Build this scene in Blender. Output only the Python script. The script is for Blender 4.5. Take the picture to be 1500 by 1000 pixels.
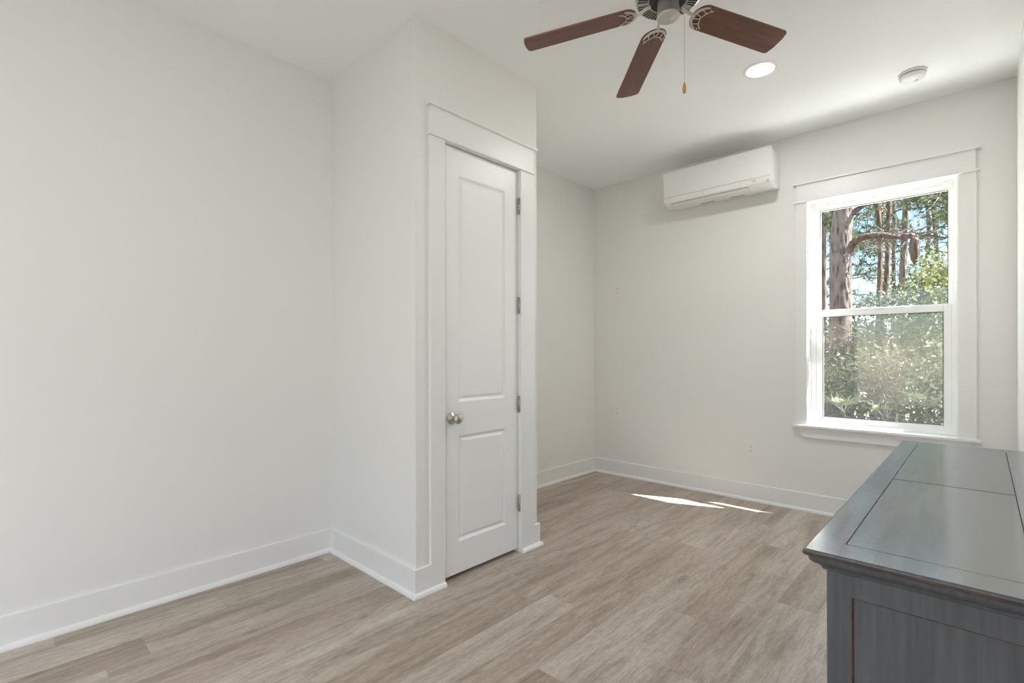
import bpy, math, random
from math import sin, cos, pi, radians
from mathutils import Vector, Matrix

S = bpy.context.scene
COL = S.collection
for o in list(bpy.data.objects):
    bpy.data.objects.remove(o)

# ------------------------------------------------------------------ camera, light, exposure
cam_d = bpy.data.cameras.new('camera')
cam = bpy.data.objects.new('camera', cam_d)
COL.objects.link(cam)
cam_d.sensor_width = 36.0
cam_d.lens = 730.46 / 1500 * 36
cam_d.shift_y = 17.47 / 1500
cam_d.clip_start = 0.02
cam.matrix_world = (Matrix.Translation((0, 0, 1.1441)) @ Matrix.Rotation(0.7567, 4, 'Z')
                    @ Matrix.Rotation(pi / 2, 4, 'X') @ Matrix.Rotation(-0.0015, 4, 'Z'))
S.camera = cam

S.view_settings.view_transform = 'Standard'
S.view_settings.look = 'None'
S.view_settings.gamma = 1
S.view_settings.use_curve_mapping = False
S.view_settings.exposure = 0.71
S.cycles.max_bounces = 16
S.cycles.diffuse_bounces = 10
S.cycles.transparent_max_bounces = 24
S.cycles.caustics_reflective = False
S.cycles.caustics_refractive = False

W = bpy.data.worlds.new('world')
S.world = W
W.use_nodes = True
wn = W.node_tree.nodes
wl = W.node_tree.links
sky = wn.new('ShaderNodeTexSky')
sky.sky_type = 'NISHITA'
sky.sun_disc = False
sky.sun_elevation = radians(52)
sky.sun_rotation = radians(68)
sky.air_density = 1.0
sky.dust_density = 0.15
sky.ozone_density = 3.5
# added bright band above the window view lights the room; blue sky lower down
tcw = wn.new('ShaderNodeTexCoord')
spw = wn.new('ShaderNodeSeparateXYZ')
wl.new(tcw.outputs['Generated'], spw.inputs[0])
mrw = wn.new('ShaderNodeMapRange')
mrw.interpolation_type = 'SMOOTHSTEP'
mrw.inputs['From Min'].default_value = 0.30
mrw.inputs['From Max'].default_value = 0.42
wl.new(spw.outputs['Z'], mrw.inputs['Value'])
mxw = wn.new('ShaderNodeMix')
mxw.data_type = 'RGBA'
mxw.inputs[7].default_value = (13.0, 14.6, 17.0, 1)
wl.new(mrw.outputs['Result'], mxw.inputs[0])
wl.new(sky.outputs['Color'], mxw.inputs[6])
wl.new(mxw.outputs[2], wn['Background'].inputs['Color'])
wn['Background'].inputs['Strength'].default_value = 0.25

SUN_DIR = Vector((0.73, 0.29, 1.0)).normalized()      # towards the sun
sd = bpy.data.lights.new('sun', 'SUN')
sd.energy = 62.0
sd.angle = radians(0.6)
sd.color = (1.0, 0.98, 0.95)
sun = bpy.data.objects.new('sun', sd)
COL.objects.link(sun)
sun.rotation_euler = SUN_DIR.to_track_quat('Z', 'Y').to_euler()


XR_ = 0.143


def area(name, loc, direction, sx, sy, power, color, portal=False):
    d = bpy.data.lights.new(name, 'AREA')
    d.shape = 'RECTANGLE'
    d.size, d.size_y = sx, sy
    d.energy = power
    d.color = color
    o = bpy.data.objects.new(name, d)
    COL.objects.link(o)
    o.location = loc
    o.rotation_euler = Vector(direction).to_track_quat('-Z', 'Y').to_euler()
    if portal:
        d.cycles.is_portal = True
    return o


# daylight coming in through the wide rear window behind the camera
area('rear_window_daylight', (-0.75, -1.98, 1.25), (-0.1, 1, 0.2), 1.6, 1.9, 5.5, (0.97, 0.985, 1.0))
area('side_fill_light', (XR_ + 0.17, -0.75, 1.15), (-1, 0.1, 0.25), 0.8, 1.9, 10.5, (1.0, 0.99, 0.98))  # added fill lamp in the unseen right-wall opening, brightens faces turned right
area('window_portal', (-0.515, 4.30, 1.43), (0, -1, 0), 0.85, 1.65, 1, (1, 1, 1), portal=True)

R = random.Random(7)

# ------------------------------------------------------------------ measurements
H = 2.74
X0, X1, XR = -2.765, -1.9404, 0.143
Y1, Y2, YB = 1.3944, 2.2697, 4.0923
YF = -1.9
WT = 0.17


# ------------------------------------------------------------------ materials
def mat(name, color, rough=0.5, metal=0.0, spec=0.5, coat=0.0, emit=None, estr=0.0):
    m = bpy.data.materials.new(name)
    m.use_nodes = True
    b = m.node_tree.nodes['Principled BSDF']
    b.inputs['Base Color'].default_value = (*color, 1)
    b.inputs['Roughness'].default_value = rough
    b.inputs['Metallic'].default_value = metal
    b.inputs['Specular IOR Level'].default_value = spec
    b.inputs['Coat Weight'].default_value = coat
    if emit:
        b.inputs['Emission Color'].default_value = (*emit, 1)
        b.inputs['Emission Strength'].default_value = estr
    return m


def nd(m, typ, **kw):
    n = m.node_tree.nodes.new(typ)
    for k, v in kw.items():
        setattr(n, k, v)
    return n


def lk(m, a, b):
    m.node_tree.links.new(a, b)


def coords(m, scale=(1, 1, 1)):
    tc = nd(m, 'ShaderNodeTexCoord')
    mp = nd(m, 'ShaderNodeMapping')
    mp.inputs['Scale'].default_value = scale
    lk(m, tc.outputs['Object'], mp.inputs['Vector'])
    return mp.outputs['Vector']


def noise(m, scale, detail=4, vec=None, rough=0.5, dist=0.0):
    n = nd(m, 'ShaderNodeTexNoise')
    n.inputs['Scale'].default_value = scale
    n.inputs['Detail'].default_value = detail
    n.inputs['Roughness'].default_value = rough
    n.inputs['Distortion'].default_value = dist
    if vec is not None:
        lk(m, vec, n.inputs['Vector'])
    return n


def ramp(m, fac, stops):
    r = nd(m, 'ShaderNodeValToRGB')
    e = r.color_ramp.elements
    while len(e) < len(stops):
        e.new(0.5)
    for i, (p, c) in enumerate(stops):
        e[i].position = p
        e[i].color = (*c, 1) if len(c) == 3 else c
    lk(m, fac, r.inputs['Fac'])
    return r.outputs['Color']


def mixc(m, fac, a, b, mode='MIX'):
    n = nd(m, 'ShaderNodeMix', data_type='RGBA', blend_type=mode)
    for sock, v in ((n.inputs[0], fac), (n.inputs[6], a), (n.inputs[7], b)):
        if hasattr(v, 'is_linked') or hasattr(v, 'links'):
            lk(m, v, sock)
        elif isinstance(v, (int, float)):
            sock.default_value = v
        else:
            sock.default_value = (*v, 1)
    return n.outputs[2]


def bump(m, height, strength=0.1, dist=0.01):
    b = nd(m, 'ShaderNodeBump')
    b.inputs['Strength'].default_value = strength
    b.inputs['Distance'].default_value = dist
    lk(m, height, b.inputs['Height'])
    lk(m, b.outputs['Normal'], m.node_tree.nodes['Principled BSDF'].inputs['Normal'])


def base(m):
    return m.node_tree.nodes['Principled BSDF'].inputs['Base Color']


def paint(name, color, rough):
    m = mat(name, color, rough)
    n = noise(m, 260, 3, coords(m))
    bump(m, n.outputs['Fac'], 0.05, 0.002)
    return m


M_wall = paint('wall_paint', (0.79, 0.786, 0.765), 0.62)
M_ceil = paint('ceiling_paint', (0.89, 0.90, 0.90), 0.7)
M_trim = mat('trim_paint', (0.805, 0.808, 0.80), 0.36)
M_door = mat('door_paint', (0.84, 0.843, 0.838), 0.36)
M_vinyl = mat('window_vinyl', (0.88, 0.89, 0.88), 0.3)
M_gasket = mat('window_gasket', (0.015, 0.017, 0.016), 0.5)
M_nickel = mat('brushed_nickel', (0.56, 0.53, 0.48), 0.33, 1.0)
M_fan = mat('satin_nickel', (0.62, 0.595, 0.55), 0.46, 0.62)
M_darkmetal = mat('dark_metal', (0.05, 0.045, 0.04), 0.4, 0.6)
M_acwhite = mat('appliance_plastic', (0.80, 0.795, 0.78), 0.32)
M_acgap = mat('appliance_gap', (0.10, 0.10, 0.10), 0.6)
M_plate = mat('outlet_plastic', (0.82, 0.81, 0.78), 0.3)
M_slot = mat('outlet_slot', (0.04, 0.04, 0.035), 0.5)
M_plastic = mat('detector_plastic', (0.85, 0.85, 0.83), 0.4)
M_dark = mat('dark_void', (0.02, 0.02, 0.02), 0.8)
M_light = mat('lamp_lens', (1, 1, 1), 0.5, emit=(1.0, 0.95, 0.86), estr=5.0)
M_cone = mat('lamp_baffle', (0.9, 0.87, 0.8), 0.45)

# floor: vinyl planks running along Y
def floor_mat():
    m = mat('vinyl_plank', (0.4, 0.35, 0.3), 0.42)
    PW, PL = 0.162, 1.10
    tc = nd(m, 'ShaderNodeTexCoord')
    sp = nd(m, 'ShaderNodeSeparateXYZ')
    lk(m, tc.outputs['Object'], sp.inputs[0])

    def mth(op, a, b=None):
        n = nd(m, 'ShaderNodeMath', operation=op)
        for i, v in enumerate((a, b)):
            if v is None:
                continue
            if isinstance(v, (int, float)):
                n.inputs[i].default_value = v
            else:
                lk(m, v, n.inputs[i])
        return n.outputs[0]
    xs = mth('DIVIDE', mth('ADD', sp.outputs['X'], 1.5 + PW * 40), PW)
    colm = mth('FLOOR', xs)
    fx = mth('FRACT', xs)
    w1 = nd(m, 'ShaderNodeTexWhiteNoise', noise_dimensions='1D')
    lk(m, colm, w1.inputs['W'])
    ys = mth('ADD', mth('DIVIDE', mth('ADD', sp.outputs['Y'], 20), PL), w1.outputs['Value'])
    row = mth('FLOOR', ys)
    fy = mth('FRACT', ys)
    cv = nd(m, 'ShaderNodeCombineXYZ')
    lk(m, colm, cv.inputs[0])
    lk(m, row, cv.inputs[1])
    w2 = nd(m, 'ShaderNodeTexWhiteNoise', noise_dimensions='3D')
    lk(m, cv.outputs[0], w2.inputs['Vector'])
    tone = ramp(m, w2.outputs['Value'], [(0.0, (0.340, 0.272, 0.212)), (0.22, (0.400, 0.330, 0.266)),
                                         (0.6, (0.435, 0.368, 0.306)), (1.0, (0.475, 0.410, 0.350))])
    # grain vector: shifted per plank
    off = nd(m, 'ShaderNodeVectorMath', operation='SCALE')
    lk(m, w2.outputs['Color'], off.inputs[0])
    off.inputs['Scale'].default_value = 13.0
    addv = nd(m, 'ShaderNodeVectorMath', operation='ADD')
    lk(m, tc.outputs['Object'], addv.inputs[0])
    lk(m, off.outputs[0], addv.inputs[1])

    def mapped(sx, sy):
        mp = nd(m, 'ShaderNodeMapping')
        mp.inputs['Scale'].default_value = (sx, sy, 1)
        lk(m, addv.outputs[0], mp.inputs['Vector'])
        return mp.outputs['Vector']
    g1 = noise(m, 1.0, 6, mapped(30, 3.4), 0.68, 1.0)
    g2 = noise(m, 1.0, 5, mapped(9, 0.9), 0.5, 1.2)
    g3 = noise(m, 1.0, 8, mapped(110, 26), 0.75)
    c = mixc(m, 1.0, tone, ramp(m, g1.outputs['Fac'], [(0.33, (0.74, 0.71, 0.68)), (0.50, (1, 1, 1)), (0.66, (1.13, 1.15, 1.17))]), 'MULTIPLY')
    c = mixc(m, 1.0, c, ramp(m, g2.outputs['Fac'], [(0.30, (0.76, 0.725, 0.69)), (0.5, (1, 1, 1)), (0.66, (1.16, 1.19, 1.22))]), 'MULTIPLY')
    c = mixc(m, 1.0, c, ramp(m, g3.outputs['Fac'], [(0.36, (0.80, 0.79, 0.77)), (0.60, (1.06, 1.06, 1.06))]), 'MULTIPLY')
    # a few knots
    vo = nd(m, 'ShaderNodeTexVoronoi')
    vo.inputs['Scale'].default_value = 1.0
    lk(m, mapped(7.0, 2.6), vo.inputs['Vector'])
    kn = ramp(m, vo.outputs['Distance'], [(0.0, (0.62, 0.57, 0.52)), (0.045, (0.78, 0.74, 0.70)), (0.12, (1, 1, 1))])
    c = mixc(m, 1.0, c, kn, 'MULTIPLY')
    # seams
    ex = mth('LESS_THAN', mth('MINIMUM', fx, mth('SUBTRACT', 1.0, fx)), 0.006)
    ey = mth('LESS_THAN', mth('MINIMUM', fy, mth('SUBTRACT', 1.0, fy)), 0.0010)
    seam = mth('MAXIMUM', ex, ey)
    c = mixc(m, mth('MULTIPLY', seam, 0.28), c, (0.16, 0.12, 0.09))
    lk(m, c, base(m))
    rr = ramp(m, g1.outputs['Fac'], [(0.3, (0.31,) * 3), (0.7, (0.42,) * 3)])
    lk(m, rr, m.node_tree.nodes['Principled BSDF'].inputs['Roughness'])
    bump(m, g3.outputs['Fac'], 0.10, 0.002)
    return m


M_floor = floor_mat()


def wood_mat(name, dark, light, sx=40, sy=3):
    m = mat(name, dark, 0.4)
    n = noise(m, 1.0, 6, coords(m, (sy, sx, sx)), 0.6, 0.8)
    lk(m, ramp(m, n.outputs['Fac'], [(0.3, dark), (0.7, light)]), base(m))
    return m


M_blade = wood_mat('walnut_blade', (0.115, 0.045, 0.028), (0.20, 0.085, 0.055))
M_fob = mat('fob_wood', (0.55, 0.27, 0.08), 0.4)


def dresser_mat(name, color, rough, top=False):
    m = mat(name, color, rough)
    v = coords(m, (60, 5, 60) if top else (70, 70, 3))
    n = noise(m, 1.0, 5, v, 0.6)
    hi = tuple(min(1, c * 1.22) for c in color)
    lo = tuple(c * 0.82 for c in color)
    lk(m, ramp(m, n.outputs['Fac'], [(0.35, lo), (0.65, hi)]), base(m))
    n2 = noise(m, 1.0, 3, coords(m, (34, 2.2, 30) if top else (20, 20, 4)), 0.5)
    if not top:
        bump(m, n2.outputs['Fac'], 0.08, 0.004)
    if top:
        b = m.node_tree.nodes['Principled BSDF']
        b.inputs['IOR'].default_value = 3.2
    return m


M_dtop = dresser_mat('grey_lacquer_top', (0.115, 0.122, 0.132), 0.17, True)
M_dbody = dresser_mat('grey_paint', (0.088, 0.089, 0.094), 0.42)


def worn_mat():
    m = mat('worn_edge', (0.07, 0.05, 0.045), 0.6, spec=0.2)
    n = noise(m, 9.0, 5, coords(m), 0.6)
    lk(m, ramp(m, n.outputs['Fac'], [(0.38, (0.045, 0.042, 0.042)), (0.5, (0.10, 0.05, 0.035)), (0.66, (0.14, 0.08, 0.055))]), base(m))
    return m


M_worn = worn_mat()
M_groove = mat('groove_paint', (0.07, 0.07, 0.075), 0.6)


def glass_mat():
    m = bpy.data.materials.new('window_glass')
    m.use_nodes = True
    nt = m.node_tree
    nt.nodes.remove(nt.nodes['Principled BSDF'])
    tr = nd(m, 'ShaderNodeBsdfTransparent')
    tr.inputs['Color'].default_value = (0.93, 0.95, 0.94, 1)
    gl = nd(m, 'ShaderNodeBsdfGlossy')
    gl.inputs['Roughness'].default_value = 0.02
    # Schlick reflectance, the same for both faces of the pane
    chain = None
    ge = nd(m, 'ShaderNodeNewGeometry')
    dt = nd(m, 'ShaderNodeVectorMath', operation='DOT_PRODUCT')
    lk(m, ge.outputs['Normal'], dt.inputs[0])
    lk(m, ge.outputs['Incoming'], dt.inputs[1])
    chain = dt.outputs['Value']
    for op, a, b in (('ABSOLUTE', None, None), ('SUBTRACT', 1.0, None), ('POWER', None, 5.0), ('MULTIPLY', None, 0.9), ('ADD', None, 0.035)):
        fr = nd(m, 'ShaderNodeMath', operation=op)
        if a is None:
            lk(m, chain, fr.inputs[0])
            if b is not None:
                fr.inputs[1].default_value = b
        else:
            fr.inputs[0].default_value = a
            lk(m, chain, fr.inputs[1])
        chain = fr.outputs[0]
    mx = nd(m, 'ShaderNodeMixShader')
    lk(m, fr.outputs[0], mx.inputs[0])
    lk(m, tr.outputs[0], mx.inputs[1])
    lk(m, gl.outputs[0], mx.inputs[2])
    lk(m, mx.outputs[0], nt.nodes['Material Output'].inputs['Surface'])
    return m


M_glass = glass_mat()


def screen_mat():
    m = bpy.data.materials.new('insect_screen')
    m.use_nodes = True
    nt = m.node_tree
    nt.nodes.remove(nt.nodes['Principled BSDF'])
    tr = nd(m, 'ShaderNodeBsdfTransparent')
    df = nd(m, 'ShaderNodeBsdfTranslucent')
    df.inputs['Color'].default_value = (0.032, 0.032, 0.032, 1)
    d2 = nd(m, 'ShaderNodeBsdfDiffuse')
    d2.inputs['Color'].default_value = (0.045, 0.045, 0.045, 1)
    ad = nd(m, 'ShaderNodeAddShader')
    mx = nd(m, 'ShaderNodeMixShader')
    # woven mesh: the more obliquely light meets it, the more of it the wires stop
    ge = nd(m, 'ShaderNodeNewGeometry')
    dt = nd(m, 'ShaderNodeVectorMath', operation='DOT_PRODUCT')
    lk(m, ge.outputs['Normal'], dt.inputs[0])
    lk(m, ge.outputs['Incoming'], dt.inputs[1])
    chain = dt.outputs['Value']
    for op, a, b in (('ABSOLUTE', None, None), ('MAXIMUM', None, 0.05), ('DIVIDE', 1.0, None), ('POWER', 0.72, None), ('SUBTRACT', 1.0, None)):
        n = nd(m, 'ShaderNodeMath', operation=op)
        if a is None:
            lk(m, chain, n.inputs[0])
            if b is not None:
                n.inputs[1].default_value = b
        else:
            n.inputs[0].default_value = a
            lk(m, chain, n.inputs[1])
        chain = n.outputs[0]
    lk(m, chain, mx.inputs[0])
    lk(m, df.outputs[0], ad.inputs[0])
    lk(m, d2.outputs[0], ad.inputs[1])
    lk(m, tr.outputs[0], mx.inputs[1])
    lk(m, ad.outputs[0], mx.inputs[2])
    lk(m, mx.outputs[0], nt.nodes['Material Output'].inputs['Surface'])
    return m


M_screen = screen_mat()


def leaf_mat(name, stops, transl=0.35):
    m = mat(name, stops[0][1], 0.5)
    b = m.node_tree.nodes['Principled BSDF']
    g = nd(m, 'ShaderNodeNewGeometry')
    c = ramp(m, g.outputs['Random Per Island'], stops)
    lk(m, c, base(m))
    b.inputs['Specular IOR Level'].default_value = 0.08
    tl = nd(m, 'ShaderNodeBsdfTranslucent')
    lk(m, c, tl.inputs['Color'])
    mx = nd(m, 'ShaderNodeMixShader')
    mx.inputs[0].default_value = transl
    lk(m, b.outputs[0], mx.inputs[1])
    lk(m, tl.outputs[0], mx.inputs[2])
    lk(m, mx.outputs[0], m.node_tree.nodes['Material Output'].inputs['Surface'])
    return m


M_needle = leaf_mat('pine_needles', [(0, (0.0276, 0.0414, 0.0192)), (0.5, (0.0468, 0.0624, 0.0324)), (1, (0.0726, 0.0810, 0.0468))])
M_leaf = leaf_mat('shrub_leaves', [(0, (0.0174, 0.0240, 0.0096)), (0.5, (0.0414, 0.0498, 0.0240)), (0.85, (0.0726, 0.0780, 0.0450)), (1, (0.1038, 0.1068, 0.0690))])
M_leaf2 = leaf_mat('bright_leaves', [(0, (0.0348, 0.0468, 0.0138)), (0.5, (0.0624, 0.0726, 0.0240)), (1, (0.1068, 0.1068, 0.0516))])
M_leaf3 = leaf_mat('dry_leaves', [(0, (0.0414, 0.0294, 0.0192)), (0.5, (0.0654, 0.0498, 0.0348)), (1, (0.1038, 0.0864, 0.0654))])
M_palm = leaf_mat('palmetto_leaf', [(0, (0.024, 0.034, 0.018)), (0.6, (0.042, 0.052, 0.030)), (1, (0.085, 0.080, 0.030))])
M_grass = leaf_mat('dry_grass', [(0, (0.0240, 0.0294, 0.0108)), (0.5, (0.0516, 0.0480, 0.0240)), (1, (0.0864, 0.0780, 0.0468))])


def bark_mat(name, a, b):
    m = mat(name, a, 0.85, spec=0.1)
    v = coords(m, (13, 13, 2.6))
    vo = nd(m, 'ShaderNodeTexVoronoi')
    vo.inputs['Scale'].default_value = 1.5
    lk(m, v, vo.inputs['Vector'])
    n = noise(m, 3, 6, v, 0.65)
    f = mixc(m, 0.5, vo.outputs['Distance'], n.outputs['Fac'])
    lk(m, ramp(m, f, [(0.30, a), (0.50, b)]), base(m))
    bump(m, vo.outputs['Distance'], 0.9, 0.03)
    return m


M_bark = bark_mat('pine_bark', (0.0144, 0.0108, 0.0102), (0.0690, 0.0552, 0.0498))
M_bark2 = bark_mat('brown_bark', (0.0174, 0.0102, 0.0072), (0.0516, 0.0348, 0.0270))
M_twig = mat('twig', (0.0378, 0.0294, 0.0240), 0.8)


def ground_mat():
    m = mat('sandy_ground', (0.4, 0.35, 0.27), 0.9, spec=0.1)
    n = noise(m, 1.4, 6, coords(m), 0.6)
    lk(m, ramp(m, n.outputs['Fac'], [(0.35, (0.15, 0.13, 0.10)), (0.6, (0.30, 0.26, 0.21))]), base(m))
    return m


M_ground = ground_mat()
M_siding = mat('exterior_siding', (0.62, 0.62, 0.60), 0.6)
M_bounce = mat('bounce_white', (0.80, 0.80, 0.80), 0.9)  # for the added strip that reflects sunlight indoors


# ------------------------------------------------------------------ mesh builder
class MB:
    def __init__(self):
        self.v, self.f, self.mi, self.sm = [], [], [], []

    def add(self, vs, fs, mi=0, smooth=False):
        n = len(self.v)
        self.v += [tuple(p) for p in vs]
        self.f += [tuple(i + n for i in f) for f in fs]
        self.mi += [mi] * len(fs)
        self.sm += [smooth] * len(fs)

    def box(self, x0, x1, y0, y1, z0, z1, mi=0):
        x0, x1 = min(x0, x1), max(x0, x1)
        y0, y1 = min(y0, y1), max(y0, y1)
        z0, z1 = min(z0, z1), max(z0, z1)
        vs = [(x0, y0, z0), (x1, y0, z0), (x1, y1, z0), (x0, y1, z0), (x0, y0, z1), (x1, y0, z1), (x1, y1, z1), (x0, y1, z1)]
        self.add(vs, [(3, 2, 1, 0), (4, 5, 6, 7), (0, 1, 5, 4), (1, 2, 6, 5), (2, 3, 7, 6), (3, 0, 4, 7)], mi)

    def lathe(self, prof, c=(0, 0, 0), n=40, mi=0, M=None, cap=True, smooth=True):
        vs = []
        for r, z in prof:
            for k in range(n):
                a = 2 * pi * k / n
                p = Vector((r * cos(a), r * sin(a), z))
                if M:
                    p = M @ p
                vs.append(p + Vector(c))
        fs = []
        for i in range(len(prof) - 1):
            for k in range(n):
                k2 = (k + 1) % n
                fs.append((i * n + k, i * n + k2, (i + 1) * n + k2, (i + 1) * n + k))
        self.add(vs, fs, mi, smooth)
        if cap:
            b = len(self.v) - len(vs)
            for i in (0, len(prof) - 1):
                if prof[i][0] > 1e-6:
                    ring = [b + i * n + k for k in range(n)]
                    if i == 0:
                        ring.reverse()
                    self.f.append(tuple(ring))
                    self.mi.append(mi)
                    self.sm.append(False)

    def tube(self, pts, rad, n=8, mi=0, cap=True):
        pts = [Vector(p) for p in pts]
        m = len(pts)
        if isinstance(rad, (int, float)):
            rad = [rad] * m
        vs = []
        up = None
        for i, p in enumerate(pts):
            t = (pts[min(i + 1, m - 1)] - pts[max(i - 1, 0)]).normalized()
            if up is None:
                up = t.orthogonal().normalized()
            up = (up - t * up.dot(t))
            up = up.normalized() if up.length > 1e-6 else t.orthogonal().normalized()
            w = t.cross(up)
            for k in range(n):
                a = 2 * pi * k / n
                vs.append(p + (up * cos(a) + w * sin(a)) * rad[i])
        fs = [(i * n + k, i * n + (k + 1) % n, (i + 1) * n + (k + 1) % n, (i + 1) * n + k) for i in range(m - 1) for k in range(n)]
        self.add(vs, fs, mi, True)
        if cap:
            b = len(self.v) - len(vs)
            self.f.append(tuple(b + k for k in reversed(range(n))))
            self.f.append(tuple(b + (m - 1) * n + k for k in range(n)))
            self.mi += [mi, mi]
            self.sm += [False, False]

    def extrude(self, poly, vec, mi=0, smooth=False):
        """poly: list of 3D points of a planar outline, extruded by vec"""
        n = len(poly)
        a = [Vector(p) for p in poly]
        b = [p + Vector(vec) for p in a]
        fs = [(i, (i + 1) % n, n + (i + 1) % n, n + i) for i in range(n)]
        self.add(a + b, fs, mi, smooth)
        s = len(self.v) - 2 * n
        self.f += [tuple(s + i for i in reversed(range(n))), tuple(s + n + i for i in range(n))]
        self.mi += [mi, mi]
        self.sm += [False, False]

    def quad(self, a, b, c, d, mi=0):
        self.add([a, b, c, d], [(0, 1, 2, 3)], mi)

    def rect_rings(self, fn, u0, u1, v0, v1, steps, mi=0, fill=True, mis=None):
        """nested rectangles in a panel plane; fn(u,v,depth)->point; steps = [(inset, depth)]"""
        prev = None
        for k, (ins, dep) in enumerate(steps):
            cur = [fn(u0 + ins, v0 + ins, dep), fn(u1 - ins, v0 + ins, dep), fn(u1 - ins, v1 - ins, dep), fn(u0 + ins, v1 - ins, dep)]
            if prev:
                m_ = mis[k - 1] if mis else mi
                for i in range(4):
                    self.quad(prev[i], prev[(i + 1) % 4], cur[(i + 1) % 4], cur[i], m_)
            prev = cur
        if fill:
            self.quad(*prev, mi)

    def build(self, name, mats, parent=None, bevel=0.0, seg=2, weld=False):
        me = bpy.data.meshes.new(name)
        me.from_pydata(self.v, [], self.f)
        if not isinstance(mats, (list, tuple)):
            mats = [mats]
        for m in mats:
            me.materials.append(m)
        me.polygons.foreach_set('material_index', self.mi)
        me.polygons.foreach_set('use_smooth', self.sm)
        me.update()
        o = bpy.data.objects.new(name, me)
        COL.objects.link(o)
        if parent:
            o.parent = parent
            o.matrix_parent_inverse = Matrix.Translation(-parent.location) if parent.rotation_euler[2] == 0 else parent.matrix_basis.inverted()
        if bevel:
            b = o.modifiers.new('bevel', 'BEVEL')
            b.width = bevel
            b.segments = seg
            b.limit_method = 'ANGLE'
            b.angle_limit = radians(40)
        return o


def bx(*a):
    m = MB()
    m.box(*a)
    return m


def tag(o, label, cat, group=None):
    o['label'] = label
    o['category'] = cat
    if group:
        o['group'] = group
    return o


def struct(o):
    o['kind'] = 'structure'
    return o


def empty(name, loc):
    o = bpy.data.objects.new(name, None)
    COL.objects.link(o)
    o.location = loc
    o.empty_display_size = 0.1
    return o


def copy_tree(o, parent=None):
    c = o.copy()
    COL.objects.link(c)
    if parent:
        c.parent = parent
        c.matrix_parent_inverse = o.matrix_parent_inverse.copy()
    for ch in [x for x in bpy.data.objects if x.parent == o]:
        copy_tree(ch, c)
    return c


# ------------------------------------------------------------------ room shell
struct(bx(X0 - 0.15, XR + 0.15, YF - 0.15, YB, -0.12, 0).build('floor', M_floor))
struct(bx(X0 - 0.15, XR + 0.15, YF - 0.15, YB + WT, H, H + 0.15).build('ceiling', M_ceil))
struct(bx(X0 - 0.15, X0, YF - 0.15, YB + WT, 0, H).build('wall_left', M_wall))
# back wall with the window opening
WX0, WX1, WZ0, WZ1 = -0.920, -0.110, 0.612, 2.234
m = MB()
m.box(X0, WX0, YB, YB + WT, 0, H)
m.box(WX1, XR + 0.15, YB, YB + WT, 0, H)
m.box(WX0, WX1, YB, YB + WT, 0, WZ0)
m.box(WX0, WX1, YB, YB + WT, WZ1, H)
struct(m.build('wall_back', M_wall))
m = MB()
m.box(XR, XR + 0.15, -0.32, YB, 0, H)
m.box(XR, XR + 0.15, YF - 0.15, -1.18, 0, H)
m.box(XR, XR + 0.15, -1.18, -0.32, 2.15, H)
struct(m.build('wall_right', M_wall))
# added closed box beyond the right-wall opening, unseen, blocks the sun there
m = MB()
m.box(XR + 1.2, XR + 1.3, YF - 0.15, 0.6, -0.02, H)
m.box(XR + 0.15, XR + 1.3, 0.5, 0.6, -0.02, H)
m.box(XR + 0.15, XR + 1.3, YF - 0.15, YF - 0.05, -0.02, H)
m.box(XR + 0.15, XR + 1.3, YF - 0.15, 0.6, H, H + 0.1)
m.box(XR + 0.15, XR + 1.3, YF - 0.15, 0.6, -0.12, -0.02)
struct(m.build('wall_sun_block', M_wall))
m = MB()
m.box(X0, -1.60, YF - 0.15, YF, 0, H)
m.box(0.05, XR, YF - 0.15, YF, 0, H)
m.box(-1.60, 0.05, YF - 0.15, YF, 0, 0.3)
m.box(-1.60, 0.05, YF - 0.15, YF, 2.2, H)
struct(m.build('wall_front', M_wall))
# closet block with a door opening
DY0, DY1, DZ1 = 1.545, 2.133, 2.212
m = MB()
m.box(X0, X1, Y1, Y1 + 0.11, 0, H)
m.box(X0, X1, Y2 - 0.10, Y2, 0, H)
m.box(X1 - 0.11, X1, Y1 + 0.11, DY0, 0, H)
m.box(X1 - 0.11, X1, DY1, Y2 - 0.10, 0, H)
m.box(X1 - 0.11, X1, DY0, DY1, DZ1, H)
struct(m.build('wall_closet', M_wall))

# baseboards: board + shoe, mitred prisms built from a profile swept along a polyline
BT, BH = 0.014, 0.131


def sweep_profile(mb, path, prof, closed=False):
    """path: list of (x,y); profile (offset to the left of travel, z)"""
    n = len(path)
    P = [Vector((p[0], p[1])) for p in path]
    rows = []
    for i in range(n):
        d0 = (P[i] - P[i - 1]).normalized() if i > 0 else (P[1] - P[0]).normalized()
        d1 = (P[i + 1] - P[i]).normalized() if i < n - 1 else d0
        n0, n1 = Vector((-d0.y, d0.x)), Vector((-d1.y, d1.x))
        b = (n0 + n1)
        b = b / (1 + n0.dot(n1))
        rows.append([(P[i].x + b.x * o, P[i].y + b.y * o, z) for o, z in prof])
    k = len(prof)
    vs = [q for r in rows for q in r]
    fs = [(i * k + j, i * k + (j + 1) % k, (i + 1) * k + (j + 1) % k, (i + 1) * k + j) for i in range(n - 1) for j in range(k)]
    mb.add(vs, fs)
    s = len(mb.v) - len(vs)
    for i in (0, n - 1):
        mb.f.append(tuple(s + i * k + j for j in range(k)))
        mb.mi.append(0)
        mb.sm.append(False)


BOARD = [(0, 0.0), (BT, 0.0), (BT, BH - 0.002), (BT - 0.002, BH), (0, BH)]
SHOE = [(BT, 0.0), (BT + 0.016, 0.0), (BT + 0.0155, 0.007), (BT + 0.012, 0.015), (BT + 0.006, 0.0205), (BT, 0.022)]


def baseboard(name, path):
    m = MB()
    sweep_profile(m, path, BOARD)
    b = struct(m.build(name, M_trim))
    m = MB()
    sweep_profile(m, path, SHOE)
    m.build('shoe_moulding', M_trim, b)
    return b


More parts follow.
